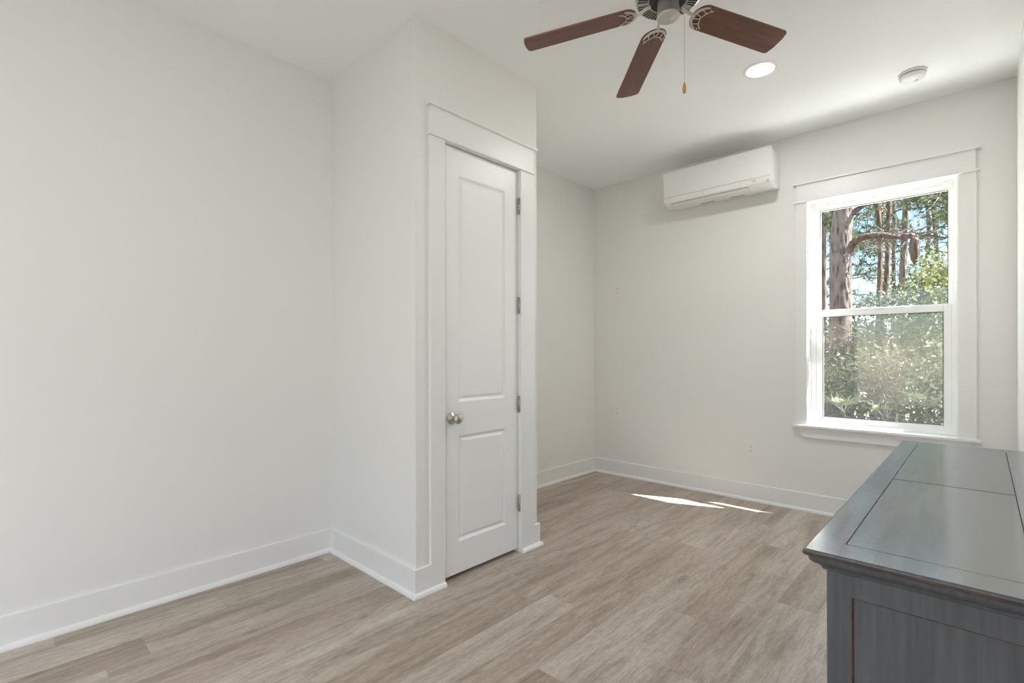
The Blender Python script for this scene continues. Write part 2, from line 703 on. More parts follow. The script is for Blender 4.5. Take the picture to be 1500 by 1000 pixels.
# travel direction so that the room lies to the left of the path
baseboard('baseboard_left', [(X0, Y1), (X0, YF + 0.005)][::1])
baseboard('baseboard_closet', [(X1, 1.560), (X1, Y1), (X0 + BT, Y1)])
baseboard('baseboard_closet_end', [(X0 + BT, Y2), (X1, Y2), (X1, 2.118)])
baseboard('baseboard_alcove', [(X0, YB), (X0, Y2 + BT)])
baseboard('baseboard_back', [(XR, YB), (X0 + BT, YB)])
baseboard('baseboard_right', [(XR, -0.32), (XR, YB - BT)])

# ------------------------------------------------------------------ closet door
door = struct(empty('door_1', (X1, (DY0 + DY1) / 2, 0)))
CX = X1 + 0.0155
bx(X1, CX, 1.472, 1.561, BH, 2.196).build('side_casing', M_trim, door, 0.0012)
bx(X1, CX, 2.117, 2.232, BH, 2.196).build('side_casing', M_trim, door, 0.0012)
m = MB()
m.box(X1, CX + 0.004, 1.474, 2.224, 2.207, 2.336)
m.build('head_casing', M_trim, door, 0.0012)
m = MB()
m.box(X1, CX + 0.010, 1.462, 2.236, 2.195, 2.208)
m.build('fillet', M_trim, door, 0.003)
m = MB()
m.box(X1, CX + 0.018, 1.452, 2.246, 2.336, 2.349)
m.build('head_cap', M_trim, door, 0.002)
m = MB()
m.box(X1 - 0.11, X1, DY0, 1.563, 0, 2.194)
m.box(X1 - 0.11, X1, 2.1155, DY1, 0, 2.194)
m.box(X1 - 0.11, X1, DY0, DY1, 2.194, DZ1)
m.box(X1 - 0.065, X1 - 0.052, 1.563, 1.575, 0, 2.194)
m.box(X1 - 0.065, X1 - 0.052, 2.103, 2.1155, 0, 2.194)
m.build('jamb', M_trim, door)

# leaf with two raised panels
LY0, LY1, LZ0, LZ1 = 1.5655, 2.1125, 0.023, 2.188
FX = X1 - 0.010
fn = lambda u, v, d: (FX - d, u, v)
m = MB()
PA = (1.665, 2.012, 0.895, 2.056)
PB = (1.665, 2.014, 0.182, 0.726)
# front face around the panels
zs = [LZ0, PB[2], PB[3], PA[2], PA[3], LZ1]
for i in (0, 2, 4):
    m.quad(fn(LY0, zs[i], 0), fn(LY1, zs[i], 0), fn(LY1, zs[i + 1], 0), fn(LY0, zs[i + 1], 0))
for pn, i in ((PB, 1), (PA, 3)):
    m.quad(fn(LY0, zs[i], 0), fn(pn[0], zs[i], 0), fn(pn[0], zs[i + 1], 0), fn(LY0, zs[i + 1], 0))
    m.quad(fn(pn[1], zs[i], 0), fn(LY1, zs[i], 0), fn(LY1, zs[i + 1], 0), fn(pn[1], zs[i + 1], 0))
    m.rect_rings(fn, pn[0], pn[1], pn[2], pn[3],
                 [(0, 0), (0.003, 0.001), (0.014, 0.0085), (0.019, 0.009), (0.030, 0.003), (0.034, 0.002)])
# edges and back
BX = FX - 0.034
bk = [(BX, LY0, LZ0), (BX, LY1, LZ0), (BX, LY1, LZ1), (BX, LY0, LZ1)]
ft = [(FX, LY0, LZ0), (FX, LY1, LZ0), (FX, LY1, LZ1), (FX, LY0, LZ1)]
m.quad(*reversed(bk))
for i in range(4):
    m.quad(ft[i], bk[i], bk[(i + 1) % 4], ft[(i + 1) % 4])
leaf = m.build('door_leaf', M_door, door)
# knob
m = MB()
MK = Matrix.Rotation(pi / 2, 4, 'Y')
KC = (FX, 1.622, 0.818)
m.lathe([(0.031, 0.0), (0.031, 0.003), (0.028, 0.007), (0.014, 0.010), (0.011, 0.014)], KC, 36, M=MK)
ros = m.build('knob_rosette', M_nickel, leaf)
m = MB()
m.lathe([(0.011, 0.012), (0.011, 0.030), (0.015, 0.034), (0.022, 0.039), (0.0255, 0.047), (0.0255, 0.053), (0.022, 0.060), (0.015, 0.0645), (0.001, 0.066)], KC, 36, M=MK)
m.build('door_knob', M_nickel, leaf)
m = MB()
m.box(FX - 0.028, FX - 0.006, 1.5640, 1.5656, 0.79, 0.845)
m.build('latch_plate', M_nickel, leaf)
# hinges
for hz in (0.283, 0.853, 1.420, 1.990):
    m = MB()
    m.lathe([(0.0062, -0.044), (0.0062, 0.044)], (X1 + 0.001, 2.1145, hz), 14)
    m.lathe([(0.003, -0.048), (0.0066, -0.0455), (0.0066, -0.044)], (X1 + 0.001, 2.1145, hz), 14)
    m.lathe([(0.0066, 0.044), (0.0066, 0.0455), (0.003, 0.048)], (X1 + 0.001, 2.1145, hz), 14)
    for q in (-0.0265, -0.0088, 0.0088, 0.0265):
        m.lathe([(0.0064, q - 0.0006), (0.0064, q + 0.0006)], (X1 + 0.001, 2.1145, hz), 14, mi=1)
    m.box(FX - 0.030, X1 - 0.001, 2.1128, 2.1152, hz - 0.0445, hz + 0.0445)
    m.build('hinge', [M_nickel, M_darkmetal], door)

# ------------------------------------------------------------------ window
win = struct(empty('window_1', ((WX0 + WX1) / 2, YB, WZ0)))
bx(-0.995, -0.922, YB - 0.018, YB, 0.626, 2.230).build('side_casing', M_trim, win, 0.0015)
bx(-0.108, -0.026, YB - 0.018, YB, 0.626, 2.230).build('side_casing', M_trim, win, 0.0015)
bx(-0.990, -0.030, YB - 0.021, YB, 2.243, 2.362).build('head_casing', M_trim, win, 0.0015)
bx(-1.004, -0.010, YB - 0.030, YB, 2.230, 2.244).build('fillet', M_trim, win, 0.003)
bx(-1.008, -0.006, YB - 0.036, YB, 2.361, 2.374).build('head_cap', M_trim, win, 0.002)
bx(-1.013, -0.012, YB - 0.042, YB + 0.082, 0.606, 0.626).build('window_sill', M_trim, win, 0.004)
m = MB()
m.extrude([(-0.985, YB, 0.606), (-0.036, YB, 0.606), (-0.072, YB, 0.534), (-0.949, YB, 0.534)], (0, -0.019, 0))
m.build('apron', M_trim, win, 0.002)
# liner and vinyl frame
m = MB()
FZ0, FZ1 = 0.626, 2.232
m.box(WX0, WX0 + 0.004, YB - 0.001, YB + 0.08, FZ0, FZ1)
m.box(WX1 - 0.004, WX1, YB - 0.001, YB + 0.08, FZ0, FZ1)
m.box(WX0, WX1, YB - 0.001, YB + 0.08, FZ1 - 0.003, FZ1 + 0.002)
m.build('jamb_liner', M_trim, win)
m = MB()


def frame_rect(mb, x0, x1, z0, z1, t, y0, y1, tb=None, tt=None, mi=0):
    tb = t if tb is None else tb
    tt = t if tt is None else tt
    mb.box(x0, x0 + t, y0, y1, z0, z1, mi)
    mb.box(x1 - t, x1, y0, y1, z0, z1, mi)
    mb.box(x0 + t, x1 - t, y0, y1, z0, z0 + tb, mi)
    mb.box(x0 + t, x1 - t, y0, y1, z1 - tt, z1, mi)


frame_rect(m, WX0 + 0.003, WX1 - 0.001, FZ0, FZ1, 0.017, YB + 0.072, YB + 0.150, tb=0.016)
frame_rect(m, WX0 + 0.006, WX1 - 0.004, FZ0, FZ1, 0.028, YB + 0.080, YB + 0.150, tb=0.014, tt=0.034)
m.build('window_frame', M_vinyl, win, 0.002)
# upper sash (outer track)
m = MB()
frame_rect(m, -0.903, -0.122, 1.408, 2.222, 0.0385, YB + 0.118, YB + 0.148, tb=0.045, tt=0.042)
us = m.build('upper_sash', M_vinyl, win, 0.003)
m = MB()
frame_rect(m, -0.8650, -0.1600, 1.4525, 2.1805, 0.0022, YB + 0.1175, YB + 0.128)
m.build('gasket', M_gasket, us)
bx(-0.866, -0.159, YB + 0.130, YB + 0.134, 1.45, 2.182).build('glass_pane', M_glass, us)
# lower sash (inner track)
m = MB()
frame_rect(m, -0.883, -0.142, 0.641, 1.454, 0.0400, YB + 0.084, YB + 0.116, tb=0.043, tt=0.050)
ls = m.build('lower_sash', M_vinyl, win, 0.003)
m = MB()
frame_rect(m, -0.8435, -0.1815, 0.6835, 1.4045, 0.0028, YB + 0.0835, YB + 0.094)
m.build('gasket', M_gasket, ls)
bx(-0.845, -0.180, YB + 0.098, YB + 0.102, 0.682, 1.406).build('glass_pane', M_glass, ls)
m = MB()
m.box(-0.552, -0.472, YB + 0.0765, YB + 0.0845, 1.446, 1.452)
m.build('sash_lock', M_vinyl, ls)
m = MB()
m.quad((-0.90, YB + 0.156, 0.64), (-0.125, YB + 0.156, 0.64), (-0.125, YB + 0.156, 1.375), (-0.90, YB + 0.156, 1.375))
m.build('insect_screen', M_screen, win)

# ------------------------------------------------------------------ outlets
def outlet(x, z, label, group):
    t = empty('wall_outlet', (x, YB, z))
    tag(t, label, 'outlet', group)
    m = MB()
    m.extrude([(x - 0.035, YB, z - 0.0575), (x + 0.035, YB, z - 0.0575), (x + 0.035, YB, z + 0.0575), (x - 0.035, YB, z + 0.0575)], (0, -0.005, 0))
    m.build('cover_plate', M_plate, t, 0.003)
    for s in (-1, 1):
        m = MB()
        cz = z + s * 0.0195
        pts = []
        for k in range(24):
            a = 2 * pi * k / 24
            pts.append((x + 0.0165 * cos(a), YB - 0.0048, cz + max(-0.0125, min(0.0125, 0.0165 * sin(a)))))
        m.extrude(pts, (0, -0.0022, 0))
        for sx in (-0.0062, 0.0062):
            m.box(x + sx - 0.0012, x + sx + 0.0012, YB - 0.0073, YB - 0.0069, cz - 0.001, cz + 0.007, 1)
        m.lathe([(0.0024, 0), (0.0024, 0.0004)], (x, YB - 0.0069, cz - 0.007), 10, mi=1, M=Matrix.Rotation(pi / 2, 4, 'X'))
        m.build('receptacle', [M_plate, M_slot], t)
    return t


outlet(-2.500, 1.730, 'white duplex outlet high on the back wall, left of the air conditioner', 'white duplex outlets on the back wall')
outlet(-2.497, 0.601, 'white duplex outlet low on the back wall near the left corner', 'white duplex outlets on the back wall')
outlet(-1.310, 0.402, 'white duplex outlet just above the baseboard, nearest to the window', 'white duplex outlets on the back wall')

# ------------------------------------------------------------------ air conditioner
M_acslot = mat('appliance_slot', (0.36, 0.36, 0.35), 0.6)
AX0, AX1 = -1.9205, -1.0985
ac = empty('air_conditioner', ((AX0 + AX1) / 2, YB, 2.33))
tag(ac, 'white wall mounted mini split air conditioner below the ceiling', 'air conditioner')


def prof_x(mb, x0, x1, prof, mi=0, smooth=False):
    mb.extrude([(x0, YB + y, z) for y, z in prof], (x1 - x0, 0, 0), mi, smooth)


m = MB()
prof_x(m, AX0 + 0.006, AX1 - 0.004, [(0, 2.626), (-0.205, 2.626), (-0.222, 2.60), (-0.222, 2.43), (-0.215, 2.392), (-0.19, 2.367), (-0.12, 2.357), (0, 2.368)])
m.build('body', M_acwhite, ac, 0.004)
m = MB()
prof_x(m, AX0 + 0.012, AX1 - 0.010, [(-0.10, 2.60), (-0.2245, 2.60), (-0.2245, 2.43), (-0.2175, 2.390), (-0.192, 2.3625), (-0.10, 2.360)])
m.build('seam_shade_core', M_acgap, ac)  # dark core stands in for the shade inside the panel seams
m = MB()
m.extrude([(AX0, YB - 0.227, 2.421), (AX1, YB - 0.227, 2.421), (AX1, YB - 0.231, 2.631), (AX0, YB - 0.231, 2.631)], (0, 0.03, 0))
m.build('front_panel', M_acwhite, ac, 0.004)
m = MB()
lowp = [(-0.212, 2.4185), (-0.2285, 2.4185), (-0.2275, 2.400), (-0.2225, 2.381), (-0.211, 2.3715), (-0.200, 2.382)]
for a, b in ((AX0, -1.866), (-1.864, -1.5865), (-1.5845, -1.3145), (-1.3125, AX1)):
    prof_x(m, a, b, lowp)
m.build('lower_panel', M_acwhite, ac, 0.0008, 1)
m = MB()
prof_x(m, -1.862, -1.262, [(-0.1985, 2.3765), (-0.2080, 2.3655), (-0.196, 2.357), (-0.165, 2.354), (-0.115, 2.351), (-0.115, 2.358)])
m.build('air_vane', M_acwhite, ac, 0.001, 1)
m = MB()
for a, b in ((-1.260, AX1), (AX0 + 0.004, -1.864)):
    m = MB()
    prof_x(m, a, b, [(-0.18, 2.393), (-0.2215, 2.381), (-0.210, 2.369), (-0.196, 2.359), (-0.165, 2.354), (-0.10, 2.351), (-0.10, 2.362)])
    m.build('end_cap', M_acwhite, ac, 0.002)
for a, b in ((-1.66, -1.55), (-1.42, -1.32)):
    m = MB()
    m.box(a, b, YB - 0.110, YB - 0.098, 2.3505, 2.358)
    m.build('air_outlet_slot', M_acslot, ac)
# small printed mark and sensor window on the right
M_mark = mat('printed_mark', (0.38, 0.33, 0.32), 0.5)
M_red = mat('red_mark', (0.40, 0.20, 0.17), 0.5)
m = MB()
mx, mz = -1.122, 2.3865
for dx, dz in ((0, 0.0045), (-0.0052, -0.0045), (0.0052, -0.0045)):
    w = 0.0048
    m.extrude([(mx + dx - w, YB - 0.2255, mz + dz), (mx + dx, YB - 0.2255, mz + dz - w * 0.95), (mx + dx + w, YB - 0.2255, mz + dz), (mx + dx, YB - 0.2255, mz + dz + w * 0.95)], (0, -0.0012, 0))
m.build('brand_mark', M_red, ac)
m = MB()
for i, (a, b) in enumerate(((-1.240, -1.200), (-1.225, -1.205), (-1.225, -1.200))):
    m.box(a, b, YB - 0.2292, YB - 0.2270, 2.4075 - 0.007 * i, 2.4100 - 0.007 * i)
m.build('indicator_print', M_mark, ac)

# ------------------------------------------------------------------ recessed light
can = empty('recessed_ceiling_light', (-0.909, 3.005, H))
tag(can, 'round recessed downlight glowing warm white in the ceiling', 'ceiling light')
m = MB()
m.lathe([(0.073, 0.004), (0.071, -0.001), (0.073, -0.005), (0.088, -0.0035), (0.091, 0.0)], (-0.909, 3.005, H), 56, cap=False)
m.build('trim_ring', M_plastic, can)
m = MB()
m.lathe([(0.072, -0.002), (0.060, 0.028), (0.052, 0.032)], (-0.909, 3.005, H - 0.002), 56, cap=False)
m.build('baffle', M_cone, can)
m = MB()
m.lathe([(0.062, 0.0), (0.0625, -0.0035), (0.001, -0.0045)], (-0.909, 3.005, H - 0.0005), 56, cap=False)
m.build('lens', M_light, can)
ld = bpy.data.lights.new('downlight', 'AREA')
ld.shape = 'DISK'
ld.size = 0.11
ld.energy = 7.3
ld.color = (1.0, 0.985, 0.96)
lo = bpy.data.objects.new('downlight_lamp', ld)
COL.objects.link(lo)
lo.location = (-0.909, 3.005, H - 0.008)
# added unseen lamp without fixture, mirrored across the fan to brighten mid-room
ld2 = ld.copy()
ld2.energy = 4.6
lo2 = bpy.data.objects.new('downlight_lamp', ld2)
COL.objects.link(lo2)
lo2.location = (-0.909, 0.403, H - 0.008)


# ------------------------------------------------------------------ smoke detector
sm = empty('smoke_detector', (-0.290, 3.637, H))
tag(sm, 'small white round smoke detector on the ceiling near the window wall', 'smoke detector')
m = MB()
m.lathe([(0.066, 0.0), (0.066, -0.009), (0.062, -0.012)], (-0.290, 3.637, H), 48)
m.build('mounting_base', M_plastic, sm)
m = MB()
m.lathe([(0.052, -0.012), (0.052, -0.017)], (-0.290, 3.637, H), 48)
m.build('sensing_gap', M_acgap, sm)
m = MB()
m.lathe([(0.058, -0.016), (0.060, -0.022), (0.058, -0.034), (0.050, -0.040), (0.001, -0.042)], (-0.290, 3.637, H), 48)
m.build('cover', M_plastic, sm)
m = MB()
m.lathe([(0.010, -0.041), (0.010, -0.044), (0.001, -0.0445)], (-0.275, 3.655, H), 20)
m.build('test_button', M_plastic, sm)

# ------------------------------------------------------------------ ceiling fan
FC = Vector((-0.828, 1.704, 2.40))
fan = empty('ceiling_fan', (FC.x, FC.y, H))
tag(fan, 'ceiling fan with dark walnut blades and brushed nickel motor', 'ceiling fan')
m = MB()
m.lathe([(0.068, 0.0), (0.068, -0.012), (0.055, -0.045), (0.030, -0.060)], (FC.x, FC.y, H), 44)
m.build('canopy', M_fan, fan)
m = MB()
m.lathe([(0.014, -0.055), (0.014, -0.155)], (FC.x, FC.y, H), 24)
m.build('downrod', M_fan, fan)
ZU = 2.422
m = MB()
m.lathe([(0.030, 0.165), (0.060, 0.158), (0.098, 0.130), (0.112, 0.095), (0.116, 0.050), (0.1165, 0.020), (0.114, 0.004), (0.106, 0.0), (0.066, 0.0)], (FC.x, FC.y, ZU), 64, cap=False)
for k in range(5):          # slots in five groups between the blade irons
    a0 = -2.643 - k * 2 * pi / 5 + pi / 5
    for j in range(-4, 5):
        a = a0 + j * 0.125
        d = Vector((cos(a), sin(a), 0))
        t = Vector((-sin(a), cos(a), 0))
        c = Vector((FC.x, FC.y, ZU - 0.0004))
        r0_, r1_ = (0.072, 0.107)
        w0, w1 = 0.0018, 0.0030
        m.extrude([c + d * r0_ - t * w0, c + d * r1_ - t * w1, c + d * r1_ + t * w1, c + d * r0_ + t * w0], (0, 0, -0.0004), 1)
m.build('motor_housing', [M_fan, M_dark], fan)
m = MB()
m.lathe([(0.067, 0.03), (0.066, 0.006), (0.060, 0.000), (0.030, 0.000)], (FC.x, FC.y, ZU), 48, cap=False)
m.build('flywheel', M_darkmetal, fan)
m = MB()
m.lathe([(0.030, 0.066), (0.0375, 0.064), (0.0375, 0.012), (0.0400, 0.010), (0.0405, 0.003), (0.039, 0.0), (0.030, -0.0022), (0.006, -0.003), (0.005, -0.0045), (0.001, -0.005)], (FC.x, FC.y, 2.358), 56)
m.build('switch_housing', M_fan, fan)
# blades
RT = 0.531
A0 = -2.643


def blade_outline():
    pts = []
    r0, hw0, hw1 = 0.112, 0.0515, 0.055
    # tip corners, rounded
    cr = 0.016
    for s, seq in ((-1, range(0, 7)), (1, range(0, 7))):
        for i in seq:
            a = (pi / 2) * i / 6
            if s == -1:
                pts.append((RT - cr + cr * sin(a), -(hw1 - cr) - cr * cos(a)))
            else:
                pts.append((RT - cr + cr * cos(a), (hw1 - cr) + cr * sin(a)))
        if s == -1:
            pts.append((RT + 0.004, -0.02))
            pts.append((RT + 0.004, 0.02))
    for i in range(17):
        a = pi * i / 16
        pts.append((r0 + 0.046 - 0.046 * sin(a), hw0 * cos(a)))
    return pts


OUT = blade_outline()
TILT = Matrix.Rotation(-0.063, 4, 'Y')
for k in range(5):
    a = A0 - k * 2 * pi / 5
    B = Matrix.Translation(FC) @ TILT @ Matrix.Rotation(a, 4, 'Z') @ Matrix.Rotation(0.058, 4, 'Y') @ Matrix.Rotation(-0.182, 4, 'X')
    m = MB()
    m.extrude([(x, y, 0.0) for x, y in OUT], (0, 0, 0.006))
    # keep the wood grain along the blade: mesh in blade coordinates, object carries the matrix
    b = m.build('blade', M_blade, None, 0.0012)
    b.parent = fan
    b.matrix_parent_inverse = Matrix.Translation(-Vector((FC.x, FC.y, H)))
    b.matrix_basis = B
    # blade iron: crescent, scalloped inner edge, spokes and arm
    m = MB()
    ro = 0.112
    N = 22
    outer, inner = [], []
    for i in range(N + 1):
        t = -1.28 + 2.56 * i / N
        cx_, ry = ro + 0.058, 0.0475
        ox = cx_ - 0.060 * cos(t)
        oy = ry * sin(t) / sin(1.28)
        wv = 0.010 - 0.003 * abs(t) / 1.28
        outer.append((ox, oy))
        inner.append((ox + wv * cos(t) + 0.001, oy - wv * 0.7 * sin(t)))
    poly = outer + inner[::-1]
    m.extrude([(x, y, -0.0045) for x, y in poly], (0, 0, 0.0045))
    # scallops
    for s in (-1, 1):
        arc = [(ro + 0.064, s * 0.039), (ro + 0.050, s * 0.030), (ro + 0.042, s * 0.020), (ro + 0.038, s * 0.0095)]
        m.tube([(x, y, -0.0030) for x, y in arc], 0.0019, 8)
        m.tube([(ro + 0.044, s * 0.022, -0.003), (ro + 0.030, s * 0.027, -0.003), (ro + 0.016, s * 0.0305, -0.003)], 0.0019, 8)
        m.tube([(ro + 0.038, s * 0.0095, -0.003), (ro + 0.034, s * 0.002, -0.003), (ro + 0.036, 0, -0.003)], 0.0019, 8)
        m.tube([(ro + 0.035, s * 0.003, -0.003), (ro + 0.020, s * 0.008, -0.003), (ro + 0.006, s * 0.010, -0.003)], 0.0019, 8)
    m.tube([(ro + 0.005, 0, -0.003), (ro - 0.012, 0, 0.001), (ro - 0.035, 0, 0.012), (ro - 0.052, 0, 0.017)], [0.0055, 0.0060, 0.0065, 0.0075], 12)
    ir = m.build('blade_iron', M_fan, None, 0.0008, 1)
    ir.parent = b
    for sx, sy in ((0.050, 0.0395), (0.050, -0.0395), (0.006, 0.0)):
        m = MB()
        m.lathe([(0.0032, 0.0), (0.0032, -0.0015), (0.001, -0.0022)], (ro + sx, sy, -0.0045), 12)
        sc = m.build('screw', M_fan, None)
        sc.parent = ir
# pull chain
px_, py_ = -0.7838, 1.7405
m = MB()
m.tube([(FC.x + 0.03, FC.y + 0.025, 2.386), (px_ - 0.004, py_ - 0.003, 2.386), (px_, py_, 2.380)], 0.0028, 8)
m.tube([(px_, py_, 2.382), (px_, py_, 2.119)], 0.0007, 6)
zc = 2.378
while zc > 2.122:
    m.lathe([(0.0002, -0.0012), (0.0012, -0.0007), (0.0014, 0), (0.0012, 0.0007), (0.0002, 0.0012)], (px_, py_, zc), 6)
    zc -= 0.0036
ch = m.build('pull_chain', M_fan, fan)
m = MB()
m.lathe([(0.0025, 0.0), (0.0045, -0.006), (0.0066, -0.018), (0.0068, -0.028), (0.0050, -0.036), (0.0015, -0.039)], (px_, py_, 2.121), 18)
m.build('wooden_fob', M_fob, ch)

# ------------------------------------------------------------------ dresser
TX0, TX1, TY0, TY1, TZ = -0.259, 0.135, 1.107, 2.775, 0.760
dr = empty('dresser', ((TX0 + TX1) / 2, (TY0 + TY1) / 2, 0))
tag(dr, 'long low dresser painted distressed grey with a glossy top, against the right wall', 'dresser')
# moulded top: edge profile swept around the rectangle
prof = [(0.004, 0.0), (0.0012, -0.002), (0.0, -0.005), (0.0, -0.0085), (0.003, -0.0125), (0.006, -0.014), (0.0085, -0.0145), (0.009, -0.019),
        (0.011, -0.0235), (0.015, -0.0275), (0.020, -0.0300), (0.0245, -0.0325), (0.0275, -0.036), (0.029, -0.041), (0.034, -0.043)]
m = MB()
ff = lambda u, v, d: (u, v, TZ + d)
m.rect_rings(ff, TX0, TX1, TY0, TY1, prof, fill=True, mis=[1, 1, 2, 1, 1, 1, 1, 1, 1, 1, 1, 1, 1, 1])
# top surface: frame, two panels separated by v-grooves
fx0, fx1 = -0.200, 0.064
gy = (1.1885, 1.904, 2.700)
GS = 0.0035   # half width of the seam between the two panels
g = 0.0010
e0 = 0.004
xs = [TX0 + e0, fx0, fx1, TX1 - e0]
cells_y = [TY0 + e0, gy[0], gy[1], gy[2], TY1 - e0]
for j in range(4):
    for i in range(3):
        xa, xb, ya, yb = xs[i], xs[i + 1], cells_y[j], cells_y[j + 1]
        ga = g if i > 0 else 0
        gb = g if i < 2 else 0
        gc = (GS if j == 2 else g) if j > 0 else 0
        gd = (GS if j == 1 else g) if j < 3 else 0
        if i == 1 and 1 <= j <= 2:
            m.quad((xa + ga, ya + gc, TZ), (xb - gb, ya + gc, TZ), (xb - gb, yb - gd, TZ), (xa + ga, yb - gd, TZ))
            z2 = TZ - 0.0025
            o_ = [(xa, ya, z2), (xb, ya, z2), (xb, yb, z2), (xa, yb, z2)]
            n_ = [(xa + ga, ya + gc, TZ), (xb - gb, ya + gc, TZ), (xb - gb, yb - gd, TZ), (xa + ga, yb - gd, TZ)]
            for q in range(4):
                m.quad(o_[q], o_[(q + 1) % 4], n_[(q + 1) % 4], n_[q], 3)
# surrounding frame strips (inner edges dropped into the groove)
def strip(xa, xb, ya, yb):
    m.quad((xa, ya, TZ), (xb, ya, TZ), (xb, yb, TZ), (xa, yb, TZ))
strip(TX0 + e0, TX1 - e0, TY0 + e0, gy[0] - g)
strip(TX0 + e0, TX1 - e0, gy[2] + g, TY1 - e0)
strip(TX0 + e0, fx0 - g, gy[0] - g, gy[2] + g)
strip(fx1 + g, TX1 - e0, gy[0] - g, gy[2] + g)
z2 = TZ - 0.0025
m.quad((fx0 - g, gy[0] - g, TZ), (fx1 + g, gy[0] - g, TZ), (fx1, gy[0], z2), (fx0, gy[0], z2), 3)
m.quad((fx1 + g, gy[2] + g, TZ), (fx0 - g, gy[2] + g, TZ), (fx0, gy[2], z2), (fx1, gy[2], z2), 3)
m.quad((fx0 - g, gy[2] + g, TZ), (fx0 - g, gy[0] - g, TZ), (fx0, gy[0], z2), (fx0, gy[2], z2), 3)
m.quad((fx1 + g, gy[0] - g, TZ), (fx1 + g, gy[2] + g, TZ), (fx1, gy[2], z2), (fx1, gy[0], z2), 3)
m.build('moulded_top', [M_dtop, M_dbody, M_worn, M_groove], dr)
# carcass
bx0, bx1, by0, by1 = -0.224, TX1, 1.140, 2.742
zb = TZ - 0.043
m = MB()
m.box(bx0 + 0.012, bx1, by0 + 0.012, by1, 0.09, zb)
for (a, b_, c, d) in ((bx0, bx0 + 0.045, by0, by0 + 0.045), (bx1 - 0.045, bx1, by0, by0 + 0.045), (bx0, bx0 + 0.045, by1 - 0.045, by1), (bx1 - 0.045, bx1, by1 - 0.045, by1)):
    pass
car = m.build('carcass', M_dbody, dr)
# end panel facing the camera: frame with recessed field
px0, px1, pz0, pz1 = -0.1835, 0.094, 0.165, 0.6755
m = MB()
fe = lambda u, v, d: (u, by0 + d, v)
m.quad(fe(bx0, 0.09, 0), fe(px0, 0.09, 0), fe(px0, zb, 0), fe(bx0, zb, 0))
m.quad(fe(px1, 0.09, 0), fe(bx1, 0.09, 0), fe(bx1, zb, 0), fe(px1, zb, 0))
m.quad(fe(px0, 0.09, 0), fe(px1, 0.09, 0), fe(px1, pz0, 0), fe(px0, pz0, 0))
m.quad(fe(px0, pz1, 0), fe(px1, pz1, 0), fe(px1, zb, 0), fe(px0, zb, 0))
m.rect_rings(fe, px0, px1, pz0, pz1, [(0, 0), (0.0015, 0.0012), (0.0035, 0.006)], mis=[1, 1], fill=False)
m.quad(fe(px0 + 0.0035, pz0 + 0.0035, 0.006), fe(px1 - 0.0035, pz0 + 0.0035, 0.006), fe(px1 - 0.0035, pz1 - 0.0035, 0.006), fe(px0 + 0.0035, pz1 - 0.0035, 0.006))
# outer edges of the end frame
m.quad(fe(bx0, 0.09, 0.012), fe(bx0, 0.09, 0), fe(bx0, zb, 0), fe(bx0, zb, 0.012))
m.quad(fe(bx0, 0.09, 0), fe(bx0, 0.09, 0.012), fe(bx1, 0.09, 0.012), fe(bx1, 0.09, 0))
m.build('end_panel', [M_dbody, M_worn], dr)
# front (faces the room): three drawer columns with two rows
m = MB()
FRX = bx0
ffr = lambda u, v, d: (FRX + d, u, v)
ys_ = [by0, by0 + 0.05]
cw = (by1 - by0 - 0.05 * 4) / 3
cells = []
m.box(FRX, FRX + 0.012, by0 + 0.012, by0 + 0.05, 0.09, zb)
for c in range(3):
    ya = by0 + 0.05 + c * (cw + 0.05)
    m.box(FRX, FRX + 0.012, ya + cw, ya + cw + 0.05, 0.09, zb)
    m.box(FRX, FRX + 0.012, ya, ya + cw, 0.09, 0.15)
    m.box(FRX, FRX + 0.012, ya, ya + cw, 0.41, 0.435)
    m.box(FRX, FRX + 0.012, ya, ya + cw, 0.675, zb)
    cells += [(ya, ya + cw, 0.15, 0.41), (ya, ya + cw, 0.435, 0.675)]
m.build('face_frame', M_dbody, dr)
for ya, yb_, za, zc_ in cells:
    m = MB()
    m.box(FRX + 0.002, FRX + 0.0125, ya + 0.003, yb_ - 0.003, za + 0.003, zc_ - 0.003)
    d_ = m.build('drawer', M_dbody, dr, 0.002)
    m = MB()
    m.lathe([(0.006, 0.0), (0.006, 0.010), (0.014, 0.014), (0.015, 0.020), (0.010, 0.024), (0.001, 0.025)], (FRX + 0.002, (ya + yb_) / 2, (za + zc_) / 2), 20, M=Matrix.Rotation(-pi / 2, 4, 'Y'))
    m.build('knob', M_darkmetal, d_)
# feet
for fx_, fy_ in ((bx0, by0), (bx1 - 0.06, by0), (bx0, by1 - 0.06), (bx1 - 0.06, by1 - 0.06)):
    m = MB()
    m.box(fx_, fx_ + 0.06, fy_, fy_ + 0.06, 0.0, 0.09)
    m.build('foot', M_dbody, dr, 0.002)

#EXTERIOR#
# ------------------------------------------------------------------ outside
# exterior face of the wall around the window
GZ = -0.62
struct(bx(-40, 40, YB + WT, 75, GZ - 0.3, GZ).build('ground', M_ground))
struct(bx(-7, 7, YB + WT + 0.02, 5.75, GZ - 0.05, GZ + 0.02).build('bounce_strip', M_bounce))  # added pale strip, unseen below the sill, bounces sun up to the ceiling
m = MB()
m.box(-5, WX0 - 0.09, YB + WT, YB + WT + 0.02, GZ, 3.2)
m.box(WX1 + 0.09, 4, YB + WT, YB + WT + 0.02, GZ, 3.2)
m.box(WX0 - 0.09, WX1 + 0.09, YB + WT, YB + WT + 0.02, GZ, WZ0 - 0.09)
m.box(WX0 - 0.09, WX1 + 0.09, YB + WT, YB + WT + 0.02, WZ1 + 0.09, 3.2)
struct(m.build('exterior_siding', M_siding))

rnd = random.Random(11)


def rv(s=1.0):
    return Vector((rnd.gauss(0, s), rnd.gauss(0, s), rnd.gauss(0, s)))


